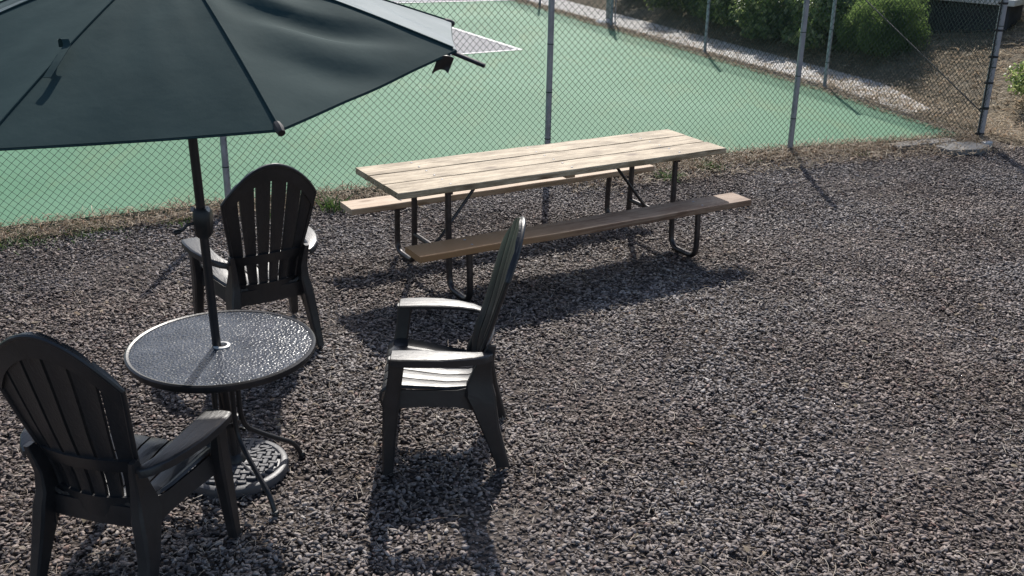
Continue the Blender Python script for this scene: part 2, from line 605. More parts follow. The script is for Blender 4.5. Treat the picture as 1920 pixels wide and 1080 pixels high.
KC = Vector((0.054, 16.494, 0))
ku = Vector((-0.86, -0.51, 0)).normalized()
kv = Vector((-0.454, 0.891, 0)).normalized()
kb = MB()
kp = [KC, KC + ku * 3.6, KC + ku * 3.6 + kv * 5.4, KC + kv * 5.4]
kb.add([(v.x, v.y, COURT_Z + .004) for v in kp], [(0, 1, 2, 3)])
kb.build('painted_key', M['key_paint'], court, smooth=False)
strip('painted_line', KC - ku * .045, KC + ku * 3.6, .075, COURT_Z + .008, M['line_white'], court)
strip('painted_line', KC - kv * .0 + kv * .04, KC + kv * 5.4, .075, COURT_Z + .012, M['line_white'], court)
BL = Vector((-2.785, 22.655, 0)); BR = Vector((-0.107, 23.665, 0)); bd = (BR - BL).normalized()
strip('painted_line', BL - bd * 9, BR + bd * .35, .34, COURT_Z + .008, M['line_navy'], court)
strip('painted_line', BL - bd * 9 - V * .30, BR + bd * .3 - V * .30, .10, COURT_Z + .012, M['line_white'], court)

# concrete strip outside the side fence
sb = MB()
pin = [CORNER + U * .1 + V * 1.2] + [p + U * .10 for p in SIDE[1:]]
pout = [CORNER + U * .5 + V * 1.3] + [p + U * .92 for p in SIDE[1:]]
k = len(pin)
sb.add([(p.x, p.y, .03) for p in pin] + [(p.x, p.y, .045) for p in pout] + [(p.x, p.y, -.03) for p in pin] + [(p.x, p.y, -.03) for p in pout],
       [(i, k + i, k + i + 1, i + 1) for i in range(k - 1)] + [(2 * k + i, i, i + 1, 2 * k + i + 1) for i in range(k - 1)] + [(k + i, 3 * k + i, 3 * k + i + 1, k + i + 1) for i in range(k - 1)] + [(0, 2 * k, 3 * k, k)])
tag(sb.build('path', M['concrete'], smooth=False), 'pale concrete strip running outside the side fence', None, None, 'structure')

# hillside
gx = np.concatenate([np.arange(0.2, 9, 0.16), np.arange(9, 40, 1.5)])
gy = np.concatenate([np.arange(-1.5, 18, 0.2), np.arange(18, 60, 2.0)])
hv, hf = [], []
for i, dd in enumerate(gx):
    for j, ss in enumerate(gy):
        p = CORNER + U * float(dd) + V * float(ss)
        z = hill_z(p.x, p.y) + (rng.normal() * 0.008 if dd > 1.0 else 0) - (0.02 if dd < 1.0 else 0.0) + (0.012 if ss < 1.2 and dd < 1.0 else 0)
        hv.append((p.x, p.y, z))
nj = len(gy)
for i in range(len(gx) - 1):
    for j in range(nj - 1):
        a = i * nj + j
        hf.append((a, a + nj, a + nj + 1, a + 1))
tag(np_object('hillside', np.array(hv), np.array(hf), M['hill'], None, True), 'dry brown grassy slope beyond the court corner', None, None, 'structure')


# ------------------------------------------------------------------ gravel (stuff, node-instanced stones)
def gravel_object():
    me = bpy.data.meshes.new('gravel')
    vs, fs = [], []
    xs = np.arange(-5.2, 6.6, 0.2); ys = np.arange(2.4, 11.6, 0.2)
    ny = len(ys)
    for x in xs:
        for y in ys:
            vs.append((x, y, 0.012 * math.sin(x * 2.7 + 1.3 * y) * math.sin(y * 2.2 - x) + .006 * math.sin(x * 6.1 - y * 3.7) * math.sin(y * 5.3) - 0.008))
    near_l = NEAR

    def behind(x, y):
        # true if beyond near fence line (plus margin)
        for a, b_ in zip(near_l[:-1], near_l[1:]):
            if a.x <= x <= b_.x:
                t = (x - a.x) / (b_.x - a.x)
                return y > a.y + t * (b_.y - a.y) - 0.05
        return y > (near_l[-1].y + (x - near_l[-1].x) * 0.1 - .35 if x > 0 else near_l[0].y)
    for i in range(len(xs) - 1):
        for j in range(ny - 1):
            cx, cy = xs[i] + .1, ys[j] + .1
            if behind(cx, cy): continue
            if abs(cx) > cy * 0.53 + 0.9: continue
            a = i * ny + j
            fs.append((a, a + ny, a + ny + 1, a + 1))
    me.from_pydata(vs, [], fs)
    me.materials.append(M['gravel'])
    o = bpy.data.objects.new('gravel', me)
    COL.objects.link(o)
    ng = bpy.data.node_groups.new('gravel_scatter', 'GeometryNodeTree')
    ng.interface.new_socket('Geometry', in_out='INPUT', socket_type='NodeSocketGeometry')
    ng.interface.new_socket('Geometry', in_out='OUTPUT', socket_type='NodeSocketGeometry')
    L = ng.links.new
    gi = ng.nodes.new('NodeGroupInput'); go = ng.nodes.new('NodeGroupOutput')
    dp = ng.nodes.new('GeometryNodeDistributePointsOnFaces')
    dp.distribute_method = 'RANDOM'
    pz = ng.nodes.new('GeometryNodeInputPosition')
    dn = ng.nodes.new('ShaderNodeTexNoise'); dn.inputs['Scale'].default_value = 1.1; dn.inputs['Detail'].default_value = 4
    L(pz.outputs[0], dn.inputs['Vector'])
    dm = ng.nodes.new('ShaderNodeMapRange')
    dm.inputs['From Min'].default_value = 0.36; dm.inputs['From Max'].default_value = 0.52
    dm.inputs['To Min'].default_value = GRAVEL_DENSITY * .5; dm.inputs['To Max'].default_value = GRAVEL_DENSITY
    L(dn.outputs['Fac'], dm.inputs['Value'])
    L(dm.outputs[0], dp.inputs['Density'])
    L(gi.outputs[0], dp.inputs['Mesh'])
    join = ng.nodes.new('GeometryNodeJoinGeometry')
    for s in range(7):
        ico = ng.nodes.new('GeometryNodeMeshIcoSphere')
        ico.inputs['Radius'].default_value = 0.5
        ico.inputs['Subdivisions'].default_value = 2
        pos = ng.nodes.new('GeometryNodeInputPosition')
        ad = ng.nodes.new('ShaderNodeVectorMath'); ad.operation = 'ADD'
        ad.inputs[1].default_value = (s * 7.3, s * 3.1, s * 5.7)
        L(pos.outputs[0], ad.inputs[0])
        nz = ng.nodes.new('ShaderNodeTexNoise')
        nz.inputs['Scale'].default_value = 1.5
        nz.inputs['Detail'].default_value = 1.5
        L(ad.outputs[0], nz.inputs['Vector'])
        sub = ng.nodes.new('ShaderNodeVectorMath'); sub.operation = 'SUBTRACT'
        sub.inputs[1].default_value = (.5, .5, .5)
        L(nz.outputs['Color'], sub.inputs[0])
        sc = ng.nodes.new('ShaderNodeVectorMath'); sc.operation = 'SCALE'
        sc.inputs['Scale'].default_value = 0.85
        L(sub.outputs[0], sc.inputs[0])
        sp = ng.nodes.new('GeometryNodeSetPosition')
        L(ico.outputs['Mesh'], sp.inputs['Geometry']); L(sc.outputs[0], sp.inputs['Offset'])
        tr = ng.nodes.new('GeometryNodeTransform')
        tr.inputs['Scale'].default_value = (1.05 + .15 * (s % 3), 0.70 + .06 * (s % 2), 0.34 + 0.05 * (s % 4))
        L(sp.outputs[0], tr.inputs['Geometry'])
        ss = ng.nodes.new('GeometryNodeSetShadeSmooth')
        L(tr.outputs[0], ss.inputs['Geometry'])
        sm = ng.nodes.new('GeometryNodeSetMaterial')
        sm.inputs['Material'].default_value = M['gravel']
        L(ss.outputs[0], sm.inputs['Geometry'])
        g2i = ng.nodes.new('GeometryNodeGeometryToInstance')
        L(sm.outputs[0], g2i.inputs[0])
        L(g2i.outputs[0], join.inputs[0])
    iop = ng.nodes.new('GeometryNodeInstanceOnPoints')
    iop.inputs['Pick Instance'].default_value = True
    L(dp.outputs['Points'], iop.inputs['Points'])
    L(join.outputs[0], iop.inputs['Instance'])
    rr = ng.nodes.new('FunctionNodeRandomValue'); rr.data_type = 'FLOAT_VECTOR'
    rr.inputs[0].default_value = (-.45, -.45, 0); rr.inputs[1].default_value = (.45, .45, 6.283)
    L(rr.outputs[0], iop.inputs['Rotation'])
    rs = ng.nodes.new('FunctionNodeRandomValue'); rs.data_type = 'FLOAT'
    rs.inputs[2].default_value = 0.0; rs.inputs[3].default_value = 1.0
    rs.inputs['Seed'].default_value = 5
    pw = ng.nodes.new('ShaderNodeMath'); pw.operation = 'POWER'; pw.inputs[1].default_value = 1.7
    L(rs.outputs[1], pw.inputs[0])
    ma = ng.nodes.new('ShaderNodeMath'); ma.operation = 'MULTIPLY_ADD'; ma.inputs[1].default_value = 0.019; ma.inputs[2].default_value = 0.0095
    L(pw.outputs[0], ma.inputs[0])
    L(ma.outputs[0], iop.inputs['Scale'])
    # uneven heap: lift stones by a random amount
    rz = ng.nodes.new('FunctionNodeRandomValue'); rz.data_type = 'FLOAT_VECTOR'
    rz.inputs[0].default_value = (0, 0, -.004); rz.inputs[1].default_value = (0, 0, .013)
    rz.inputs['Seed'].default_value = 9
    ti = ng.nodes.new('GeometryNodeTranslateInstances')
    ti.inputs['Local Space'].default_value = False
    L(iop.outputs[0], ti.inputs['Instances']); L(rz.outputs[0], ti.inputs['Translation'])
    L(ti.outputs[0], go.inputs[0])
    md = o.modifiers.new('scatter', 'NODES')
    md.node_group = ng
    return o


GRAVEL_DENSITY = 5400.0
tag(gravel_object(), 'loose grey gravel covering the ground around the tables', 'gravel', None, 'stuff')


# ------------------------------------------------------------------ thin blades: straw, needles, litter
def blades(centers, lengths, width, lift, curl, flat=True, seg=3, z0=None, upright=0.0):
    """curved thin strips; returns verts, quad faces"""
    n = len(centers)
    ang = rng.uniform(0, 2 * np.pi, n)
    d = np.stack([np.cos(ang), np.sin(ang), np.zeros(n)], 1)
    s = np.stack([-np.sin(ang), np.cos(ang), np.zeros(n)], 1)
    cv = rng.normal(0, curl, n)
    lf = rng.uniform(lift[0], lift[1], n)
    ts = np.linspace(0, 1, seg + 1)
    vs = np.zeros((n, seg + 1, 2, 3))
    w = np.asarray(width) * np.ones(n)
    for i, t in enumerate(ts):
        horiz = lengths * t * (1 - upright * 0.7)
        p = centers + d * horiz[:, None] + s * (cv * lengths * t * t)[:, None]
        p[:, 2] += lf * np.sin(t * np.pi * (0.5 if upright else 0.8)) + lengths * upright * t * (1 - .3 * t)
        ww = (w * (1 - 0.75 * t * t) * 0.5)[:, None]
        side = s * ww
        up_ = np.zeros_like(side); up_[:, 2] = rng.normal(0, .3, n) * w * .5
        vs[:, i, 0] = p - side - up_
        vs[:, i, 1] = p + side + up_
    base = (np.arange(n) * (seg + 1) * 2)[:, None, None]
    q = np.array([[2 * i, 2 * i + 1, 2 * i + 3, 2 * i + 2] for i in range(seg)])[None]
    return vs.reshape(-1, 3), (base + q).reshape(-1, 4)


def on_line(pts, n, dmin, dmax, offdir):
    pts = [np.array(p[:]) for p in pts]
    seglen = np.array([np.linalg.norm(b_ - a) for a, b_ in zip(pts[:-1], pts[1:])])
    idx = rng.choice(len(seglen), n, p=seglen / seglen.sum())
    t = rng.uniform(0, 1, n)
    P = np.array([pts[i] + (pts[i + 1] - pts[i]) * tt for i, tt in zip(idx, t)])
    return P + np.array(offdir[:])[None] * rng.uniform(dmin, dmax, n)[:, None]


# straw scattered on the gravel, denser under the picnic table
n = 10000
yy = rng.uniform(3.2, 9.8, n); xx = rng.uniform(-1, 1, n) * (0.52 * yy + .4)
ok = np.array([y < np.interp(x, [p.x for p in NEAR], [p.y for p in NEAR]) - .15 for x, y in zip(xx, yy)])
cl = np.sin(xx * 1.9 + 2) * np.sin(yy * 1.6) + rng.normal(0, .5, n)
ok &= cl > -0.1
c0 = np.stack([xx, yy, np.full(n, .012)], 1)[ok]
ta = np.array([rng.normal(0.35, .85, 900), rng.normal(6.35, .42, 900), np.full(900, .011)]).T
tb = np.array([rng.normal(-2.2, .8, 500), rng.normal(6.6, .5, 500), np.full(500, .011)]).T
cen = np.concatenate([c0, ta, tb])
v_, f_ = blades(cen, rng.uniform(.02, .10, len(cen)), rng.uniform(.0012, .0028, len(cen)), (.003, .018), 0.45)
tag(np_object('dry_needles', v_, f_, M['needle']), 'fine dry needles and straw strewn over the gravel', 'dry needles', None, 'stuff')

# small fallen leaves
n = 700
yy = rng.uniform(3.2, 9.6, n); xx = rng.uniform(-1, 1, n) * (0.52 * yy + .4)
ok = np.array([y < np.interp(x, [p.x for p in NEAR], [p.y for p in NEAR]) - .1 for x, y in zip(xx, yy)])
cl = np.sin(xx * 2.3 + 1) * np.sin(yy * 2.1 + .5) + rng.normal(0, .35, n)
ok &= cl > .15
cen = np.stack([xx, yy, np.full(n, .016)], 1)[ok]
v_, f_ = blades(cen, rng.uniform(.018, .045, len(cen)), rng.uniform(.010, .020, len(cen)), (.0, .012), 0.3)
tag(np_object('fallen_leaves', v_, f_, M['litter']), 'small brown fallen leaves scattered over the gravel', 'leaves', None, 'stuff')

# dry grass and litter along the near fence, along the side fence and on the slope
cen = np.concatenate([on_line(NEAR, 9000, -.24, .17, V), on_line(NEAR[2:], 2600, -.6, .10, V)])
cen[:, 2] = rng.uniform(.0, .045, len(cen))
v1, f1 = blades(cen, rng.uniform(.03, .15, len(cen)), rng.uniform(.003, .009, len(cen)), (.0, .055), .4)
tag(np_object('dry_grass', v1, f1, M['straw']), 'dry grass and leaf litter piled along the near fence foot', 'dry grass', None, 'stuff')
cen = on_line(SIDE, 6500, -.26, .10, U); cen[:, 2] = rng.uniform(.03, .055, len(cen))
v1, f1 = blades(cen, rng.uniform(.02, .09, len(cen)), rng.uniform(.006, .02, len(cen)), (.0, .02), .4)
tag(np_object('leaf_litter', v1, f1, M['litter']), 'orange brown leaf litter lining the court edge by the side fence', 'leaf litter', None, 'stuff')
n = 30000
dd = 0.25 + 7.2 * rng.uniform(0, 1, n) ** 1.25; ssv = rng.uniform(-0.9, 8.5, n)
P = np.array(CORNER[:])[None] + dd[:, None] * np.array(U[:])[None] + ssv[:, None] * np.array(V[:])[None]
keep = ~((dd < .95) & (ssv > 1.0) & (rng.uniform(0, 1, n) > np.clip(1.15 - .33 * (ssv - 1.0), .12, 1)))
P = P[keep]
P[:, 2] = [hill_z(x, y) + .005 for x, y in P[:, :2]]
P[:, 2] += np.where(dd[keep] < .95, .03, 0)
v1, f1 = blades(P, rng.uniform(.04, .17, len(P)), rng.uniform(.005, .018, len(P)), (.0, .05), .5)
tag(np_object('dry_mulch', v1, f1, M['litter']), 'dry grass stems and bark mulch covering the slope', 'mulch', None, 'stuff')


# ------------------------------------------------------------------ fences
FENCE_H = 1.68


def chain_link(name, p, q, z0, z1, parent):
    """woven zigzag wires, diamonds about 62 mm"""
    p, q = np.array(p[:]), np.array(q[:])
    L = np.linalg.norm(q - p); d = (q - p) / L; nrm = np.array([-d[1], d[0], 0])
    pw = 0.031
    nw = int(L / pw) - 1
    nz = int((z1 - z0) / pw)
    j = np.arange(nz + 1)
    i = np.arange(nw)
    X = (i[:, None] + ((i[:, None] + j[None]) % 2)) * pw + 0.5 * (L - (nw + 1) * pw)
    X = X + 0.008 * np.sin(j[None] * .21 + i[:, None] * .05) + .004 * np.sin(j[None] * .5 + i[:, None] * .33)
    Z = z0 + j[None] * pw + 0 * X
    off = np.where((i[:, None] + j[None]) % 2, .0016, -.0016) + .022 * np.sin(X * 2.2 + Z * 1.3) * np.sin(Z * 1.5)
    P = p[None, None] + X[..., None] * d + off[..., None] * nrm
    P[..., 2] = Z
    r_ = 0.0026
    ring = [(r_ * math.cos(a), r_ * math.sin(a)) for a in (0.5, 0.5 + 2.094, 0.5 + 4.189)]
    Vt = np.stack([P + a * d + b_ * nrm for a, b_ in ring], 2)      # wire, level, 3, xyz
    nlev = nz + 1
    base = (np.arange(nw) * nlev * 3)[:, None, None, None] + (np.arange(nz) * 3)[None, :, None, None]
    q4 = np.array([[k_, (k_ + 1) % 3, 3 + (k_ + 1) % 3, 3 + k_] for k_ in range(3)])[None, None]
    o = np_object(name, Vt.reshape(-1, 3), (base + q4).reshape(-1, 4), M['wire'], parent, True)
    o['kind'] = 'stuff'
    return o


def post(p, r_, parent, h=FENCE_H, lean=(0, 0)):
    b = MB()
    b.tube([(p.x, p.y, -.05), (p.x + lean[0], p.y + lean[1], h)], r_, 14)
    o = b.build('post', M['galv'], parent)
    c = MB()
    c.lathe([(r_ * 1.08, 0), (r_ * 1.1, .03), (r_ * .8, .055), (.004, .065)], 14, (p.x + lean[0], p.y + lean[1], h - .01))
    c.build('post_cap', M['galv'], o)
    for zt in np.arange(.35, h, .42):            # wire ties
        t = MB()
        t.lathe([(r_ + .003, 0), (r_ + .005, .004), (r_ + .003, .008)], 12, (p.x + lean[0] * zt / h, p.y + lean[1] * zt / h, zt))
        t.build('wire_tie', M['wire'], o)
    return o


near_fence = tag(empty('chain_link_fence', NEAR[0]), 'tall chain link fence along the near edge of the green court', 'fence')
nf_off = -NEAR[0]


def rel(o, root):
    o.location = Vector(o.location) - root.location
    return o


def add_fence(root, pts, radii, first, FH=FENCE_H):
    objs = []
    for k_, p in enumerate(pts):
        if k_ >= first:
            objs.append(post(p, radii[k_], root, FH))
    for a, b_ in zip(pts[:-1], pts[1:]):
        off = -V * .036 if root is near_fence else U * .034
        objs.append(chain_link('chain_link', a + off, b_ + off, .02, FH - .05, root))
    tb_ = MB()
    for zw in (.055, FH - .06): tb_.tube([(p.x, p.y, zw) for p in [x + (-V * .04 if root is near_fence else U * .04) for x in pts]], .0025, 6)
    objs.append(tb_.build('tension_wire', M['wire'], root))
    for o in objs:
        rel(o, root)
    return objs


objs = add_fence(near_fence, NEAR, [.027, .027, .0275, .0275, .037], 0)
corner_post = [o for o in near_fence.children if o.name.startswith('post')][-1]
# tension bar and bands on the corner post
tb_ = MB()
tbp = CORNER - U * .062 - V * .03
tb_.box((tbp.x, tbp.y, .82), (.016, .006, 1.56))
o = tb_.build('tension_bar', M['rod'], near_fence); rel(o, near_fence)
for zt in np.arange(.06, 1.6, .27):
    t = MB()
    t.lathe([(.0385, 0), (.041, .003), (.041, .019), (.0385, .022)], 14, (CORNER.x, CORNER.y, zt))
    t.box((CORNER.x - .052, CORNER.y - .03, zt + .011), (.034, .008, .022))
    o = t.build('band', M['rod'], near_fence); rel(o, near_fence)

side_fence = tag(empty('chain_link_fence', SIDE[1]), 'chain link fence receding along the far right side of the court', 'fence')
add_fence(side_fence, SIDE, [.037, .024, .024, .024, .024, .024], 1, 1.55)
br = MB()
pb = SIDE[1] + (CORNER - SIDE[1]) * .995 - U * .03
br.tube([(pb.x, pb.y, .30), (SIDE[1].x - .02, SIDE[1].y, 1.48)], .0075, 8)
o = br.build('brace_rod', M['rod'], side_fence); rel(o, side_fence)

# pole with conduit by the side fence
lp = tag(empty('lamp_pole', (1.72, 20.05, 0)), 'thick pale grey pole with thin conduit on a white footing by the far fence', 'pole')
b = MB(); b.tube([(0, 0, 0), (0, 0, .8), (0, 0, 1.6)], [.060, .060, .058], 16); b.build('pole', M['pole_paint'], lp)
b = MB(); b.tube([(.11, -.02, .0), (.115, -.02, 1.0), (.10, -.02, 1.5)], .012, 8); b.build('conduit', M['galv'], lp)
b = MB(); b.lathe([(.21, -.03), (.20, .05), (.16, .085), (.07, .10)], 18, (-.06, -.12, 0)); b.build('footing', M['stone_white'], lp)
for zt in (.55, 1.1):
    b = MB(); b.lathe([(.061, 0), (.064, .004), (.064, .024), (.061, .028)], 16, (0, 0, zt)); b.build('strap', M['galv'], lp)


# ------------------------------------------------------------------ shrubs and weeds
def leaf_cloud(cent, rad, n, size, aspect, seedn, up=0.3, shell=0.55, clumps=34, droop=0.0, low=0.25):
    g = np.random.default_rng(seedn)
    cd = g.normal(0, 1, (clumps, 3)); cd /= np.linalg.norm(cd, axis=1)[:, None]
    cd[:, 2] = np.where(g.uniform(0, 1, clumps) < .45, -low * np.abs(cd[:, 2]), np.abs(cd[:, 2]))
    cr = g.uniform(shell, 1.0, clumps)[:, None]
    cc = cd * cr
    which = g.integers(0, clumps, n)
    off = g.normal(0, 1, (n, 3)); off /= np.linalg.norm(off, axis=1)[:, None]
    off *= (g.uniform(0, 1, n) ** .45)[:, None] * 0.36
    P = cc[which] + off
    P = P * np.array(rad)[None] + np.array(cent)[None]
    nrm = g.normal(0, 1, (n, 3)) * .8 + off * 2.2 + np.array([0, 0, up])[None]
    nrm /= np.linalg.norm(nrm, axis=1)[:, None]
    t = g.normal(0, 1, (n, 3)); t[:, 2] -= droop
    t -= nrm * (t * nrm).sum(1)[:, None]; t /= np.linalg.norm(t, axis=1)[:, None]
    s = np.cross(nrm, t)
    sz = g.uniform(.6, 1.25, n)[:, None] * size
    # leaf of 6 points folded on its midrib: 4 quads->use 2 quads
    a = P - t * sz * .5; e = P + t * sz * .5
    l_ = P - s * sz * aspect * .5 + nrm * sz * .10; r_ = P + s * sz * aspect * .5 + nrm * sz * .10
    Vt = np.stack([a, l_, e, r_, ], 1).reshape(-1, 3)
    F = (np.arange(n) * 4)[:, None, None] + np.array([[0, 1, 2], [0, 2, 3]])[None]
    return Vt, F.reshape(-1, 3)


def shrub(name, label, loc, rad, n, size, aspect, mat, seedn, group=None, cat='shrub', **kw):
    root = tag(empty(name, loc), label, cat, group)
    hz = rad[2]
    Vt, F = leaf_cloud((0, 0, hz * .62), rad, n, size, aspect, seedn, **kw)
    Vt[:, 2] = np.maximum(Vt[:, 2], -0.03)
    np_object('foliage', Vt, F, mat, root)
    g = random.Random(seedn)
    b = MB()
    for k_ in range(9):
        a = g.uniform(0, 6.28); q = g.uniform(.3, .75)
        tip = Vector((math.cos(a) * rad[0] * q, math.sin(a) * rad[1] * q, hz * g.uniform(.7, 1.25)))
        b.tube([(math.cos(a) * .04, math.sin(a) * .04, -.05), tip * .45 + Vector((0, 0, hz * .12)), tip], [.018, .012, .004], 6)
    b.build('stem', M['bark'], root)
    return root


def at(d, s, dz=0.0):
    p = CORNER + U * d + V * s
    return (p.x, p.y, hill_z(p.x, p.y) + dz)


G = 'broad leaved shrubs of the hedge behind the side fence'
shrub('hedge_shrub', 'broad leaved green shrub in the hedge, nearest the feathery bush', at(1.75, 5.0), (.62, .80, .72), 9500, .10, .6, M['leaf'], 21, G, low=.75, up=.9)
shrub('hedge_shrub', 'broad leaved green shrub in the middle of the hedge', at(1.75, 6.35), (.65, .90, .75), 10500, .10, .6, M['leaf'], 22, G, low=.75, up=.9)
shrub('hedge_shrub', 'broad leaved green shrub in the hedge behind the side fence, right of the pole', at(1.75, 7.75), (.70, .95, .78), 9500, .10, .55, M['leaf'], 23, G, low=.7, up=.9)
shrub('hedge_shrub', 'darker shrub at the far end of the hedge, directly behind the pole', at(1.85, 9.3), (.75, 1.0, .80), 7000, .10, .4, M['leaf_dark'], 24, G, low=.7)
shrub('hedge_shrub', 'darker shrub at the top edge left of the pole', at(1.95, 11.1), (.8, 1.1, .85), 6000, .10, .4, M['leaf_dark'], 25, G, low=.7)
shrub('feathery_bush', 'rounded fine leaved green bush on the dry slope', at(1.72, 3.72), (.50, .52, .60), 26000, .085, .10, M['leaf_fine'], 31, None, 'bush', up=.9, clumps=80, shell=.45, low=.4, droop=-1.6)
shrub('slope_shrub', 'dark leafy shrub at the right edge above the slope', at(4.1, 2.2), (.8, .8, .8), 6200, .09, .5, M['leaf'], 41)
shrub('slope_shrub', 'low green shrub at the right edge beyond the corner post', at(1.55, .62), (.42, .35, .34), 3200, .06, .45, M['leaf'], 42)
shrub('slope_shrub', 'tall dark shrub behind the pale ledge on the slope', at(4.9, 5.2), (1.3, 1.0, 1.1), 6500, .09, .5, M['leaf_dark'], 43)


def weed_clump(label, loc, n, L, w, mat, up=0.75, r_=.05, name='weed_clump', lab_cat='weed'):
    root = tag(empty(name, loc), label, lab_cat)
    c_ = np.stack([rng.normal(0, r_, n), rng.normal(0, r_, n), np.zeros(n)], 1)
    v1, f1 = blades(c_, rng.uniform(L * .5, L, n), rng.uniform(w * .6, w, n), (0, .02), .25, seg=4, upright=up)
    np_object('foliage', v1, f1, mat, root)
    return root


weed_clump('bright green grass tuft at the fence foot left of the picnic table', (-1.465, 8.18, 0), 52, .22, .017, M['weed'])
weed_clump('small leafy green weed beyond the right end of the tabletop', (1.84, 9.70, 0), 80, .13, .018, M['weed'], .55, .06)
weed_clump('low green weed under the right end of the tabletop by the fence', (1.42, 9.33, 0), 80, .14, .016, M['weed'], .5, .07)
weed_clump('small weed at the fence foot right of the picnic table', (2.3, 10.0, 0), 30, .08, .012, M['weed'], .5, .06)
for k_, (x, y, lab) in enumerate([(-3.62, 7.33, 'mossy green weed patch at the left edge by the fence foot'), (-3.2, 7.56, 'green weed patch along the fence foot, left of the umbrella pole'),
                                  (-3.95, 7.14, 'outermost green weed patch at the left end of the fence foot')]):
    weed_clump(lab, (x, y, .0), 260, .07, .010, M['weed'], .45, .13)

for x, y, n_, L_, lab in [(-.75, 8.62, 26, .09, 'small green weed at the fence foot behind the far bench'), (-2.0, 8.0, 30, .08, 'low green weed at the fence foot behind the rear chair'),
                       (.62, 9.28, 34, .10, 'green weed at the fence foot behind the middle of the tabletop'), (3.4, 10.35, 26, .07, 'tiny weed at the fence foot midway to the corner post'),
                       (-2.62, 7.78, 60, .06, 'low weed at the fence foot just left of the umbrella pole')]:
    weed_clump(lab, (x, y, 0), n_, L_, .012, M['weed'], .5, .07)

# paving slabs near the corner post
def slab(label, loc, poly, th, rz, mat, name='paving_slab', cat='slab'):
    root_mb = MB(); n_ = len(poly)
    root_mb.add([(x, y, th) for x, y in poly] + [(x * 1.02, y * 1.02, -.02) for x, y in poly], [tuple(range(n_))] + [(i, (i + 1) % n_, n_ + (i + 1) % n_, n_ + i) for i in range(n_)])
    o = root_mb.build(name, mat, None, smooth=False, bevel=.006)
    o.location = loc; o.rotation_euler = (0, 0, rz)
    return tag(o, label, cat)


slab('broken grey paving slab lying in the gravel before the corner post', (4.60, 10.60, .012), [(-.26, -.14), (.10, -.18), (.30, -.05), (.22, .13), (-.08, .17), (-.28, .06)], .035, .3, M['slab'])
slab('long flat pale slab against the court corner', (4.25, 10.72, .018), [(-.42, -.07), (.36, -.09), (.42, .05), (.1, .10), (-.40, .07)], .035, .42, M['slab'])
slab('small white stone lying by the corner post foot', (4.93, 10.78, .015), [(-.07, -.03), (.03, -.045), (.08, .0), (.03, .035), (-.06, .03)], .035, .5, M['stone_white'], 'stone', 'stone')

# pale slab ledge over a dark wall on the slope
A = Vector(at(2.40, 4.3)); B = Vector(at(3.05, 2.9))
ld = (B - A); ld.z = 0; Ll = ld.length + .35; ld.normalize(); zb = min(A.z, B.z)
ang = math.atan2(ld.y, ld.x)
ledge = tag(empty('ledge', ((A.x + B.x) / 2, (A.y + B.y) / 2, zb), ang), 'pale slab ledge on a dark low wall above the slope', 'ledge')
b = MB(); b.box((0, .30, .20), (Ll - .25, .5, .66)); b.build('wall', M['dark_wall'], ledge, bevel=.01)
b = MB(); b.box((-.1, .26, .59), (Ll + .15, .75, .085)); b.build('slab', M['concrete'], ledge, bevel=.012)


# ------------------------------------------------------------------ picnic table
def board(name, L, w, th, mat, parent, loc):
    b = MB()
    nx = 14
    g = random.Random(hash((round(loc[1], 3), round(loc[2], 3))) & 0xffff)
    secs = []
    for i in range(nx + 1):
        x = -L / 2 + L * i / nx
        wob = g.uniform(-.0012, .0012)
        c = .005
        hy, hz = w / 2, th / 2
        ring = [(-hy + c, -hz), (hy - c, -hz), (hy, -hz + c), (hy, hz - c), (hy - c, hz), (-hy + c, hz), (-hy, hz - c), (-hy, -hz + c)]
        secs.append([Vector((x, yy_ + wob, zz_ + wob)) for yy_, zz_ in ring])
    b.loft(secs)
    o = b.build(name, mat, parent)
    o.location = loc
    return o


PT = empty('picnic_table', (0.242, 7.134, 0), R(30.3))
tag(PT, 'long wooden picnic table with attached benches on a steel tube frame', 'picnic table')
TOPZ, TH, TL, TW = .735, .042, 2.60, .690
bw = (TW - 2 * .008) / 3
for k_, yy_ in enumerate((-(bw + .008), 0, bw + .008)):
    board('board', TL - (.012 if k_ == 1 else 0), bw, TH, M['wood_top'], PT, ((.004, -.003, .002)[k_], yy_, TOPZ - TH / 2))
BO, BH, BW, BTH = .535, .42, .215, .042
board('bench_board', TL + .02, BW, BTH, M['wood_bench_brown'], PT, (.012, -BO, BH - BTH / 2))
board('bench_board', TL - .03, BW, BTH, M['wood_bench'], PT, (-.02, BO, BH - BTH / 2))


def fillet(pts, rad, n_=5):
    out = [Vector(pts[0])]
    for i in range(1, len(pts) - 1):
        p0, p1, p2 = Vector(pts[i - 1]), Vector(pts[i]), Vector(pts[i + 1])
        a = (p0 - p1).normalized(); b_ = (p2 - p1).normalized()
        r_ = min(rad, (p0 - p1).length * .45, (p2 - p1).length * .45)
        s0, s1 = p1 + a * r_, p1 + b_ * r_
        for k_ in range(n_ + 1):
            t = k_ / n_
            out.append(s0 * (1 - t) ** 2 + p1 * 2 * t * (1 - t) + s1 * t * t)
    out.append(Vector(pts[-1]))
    return out


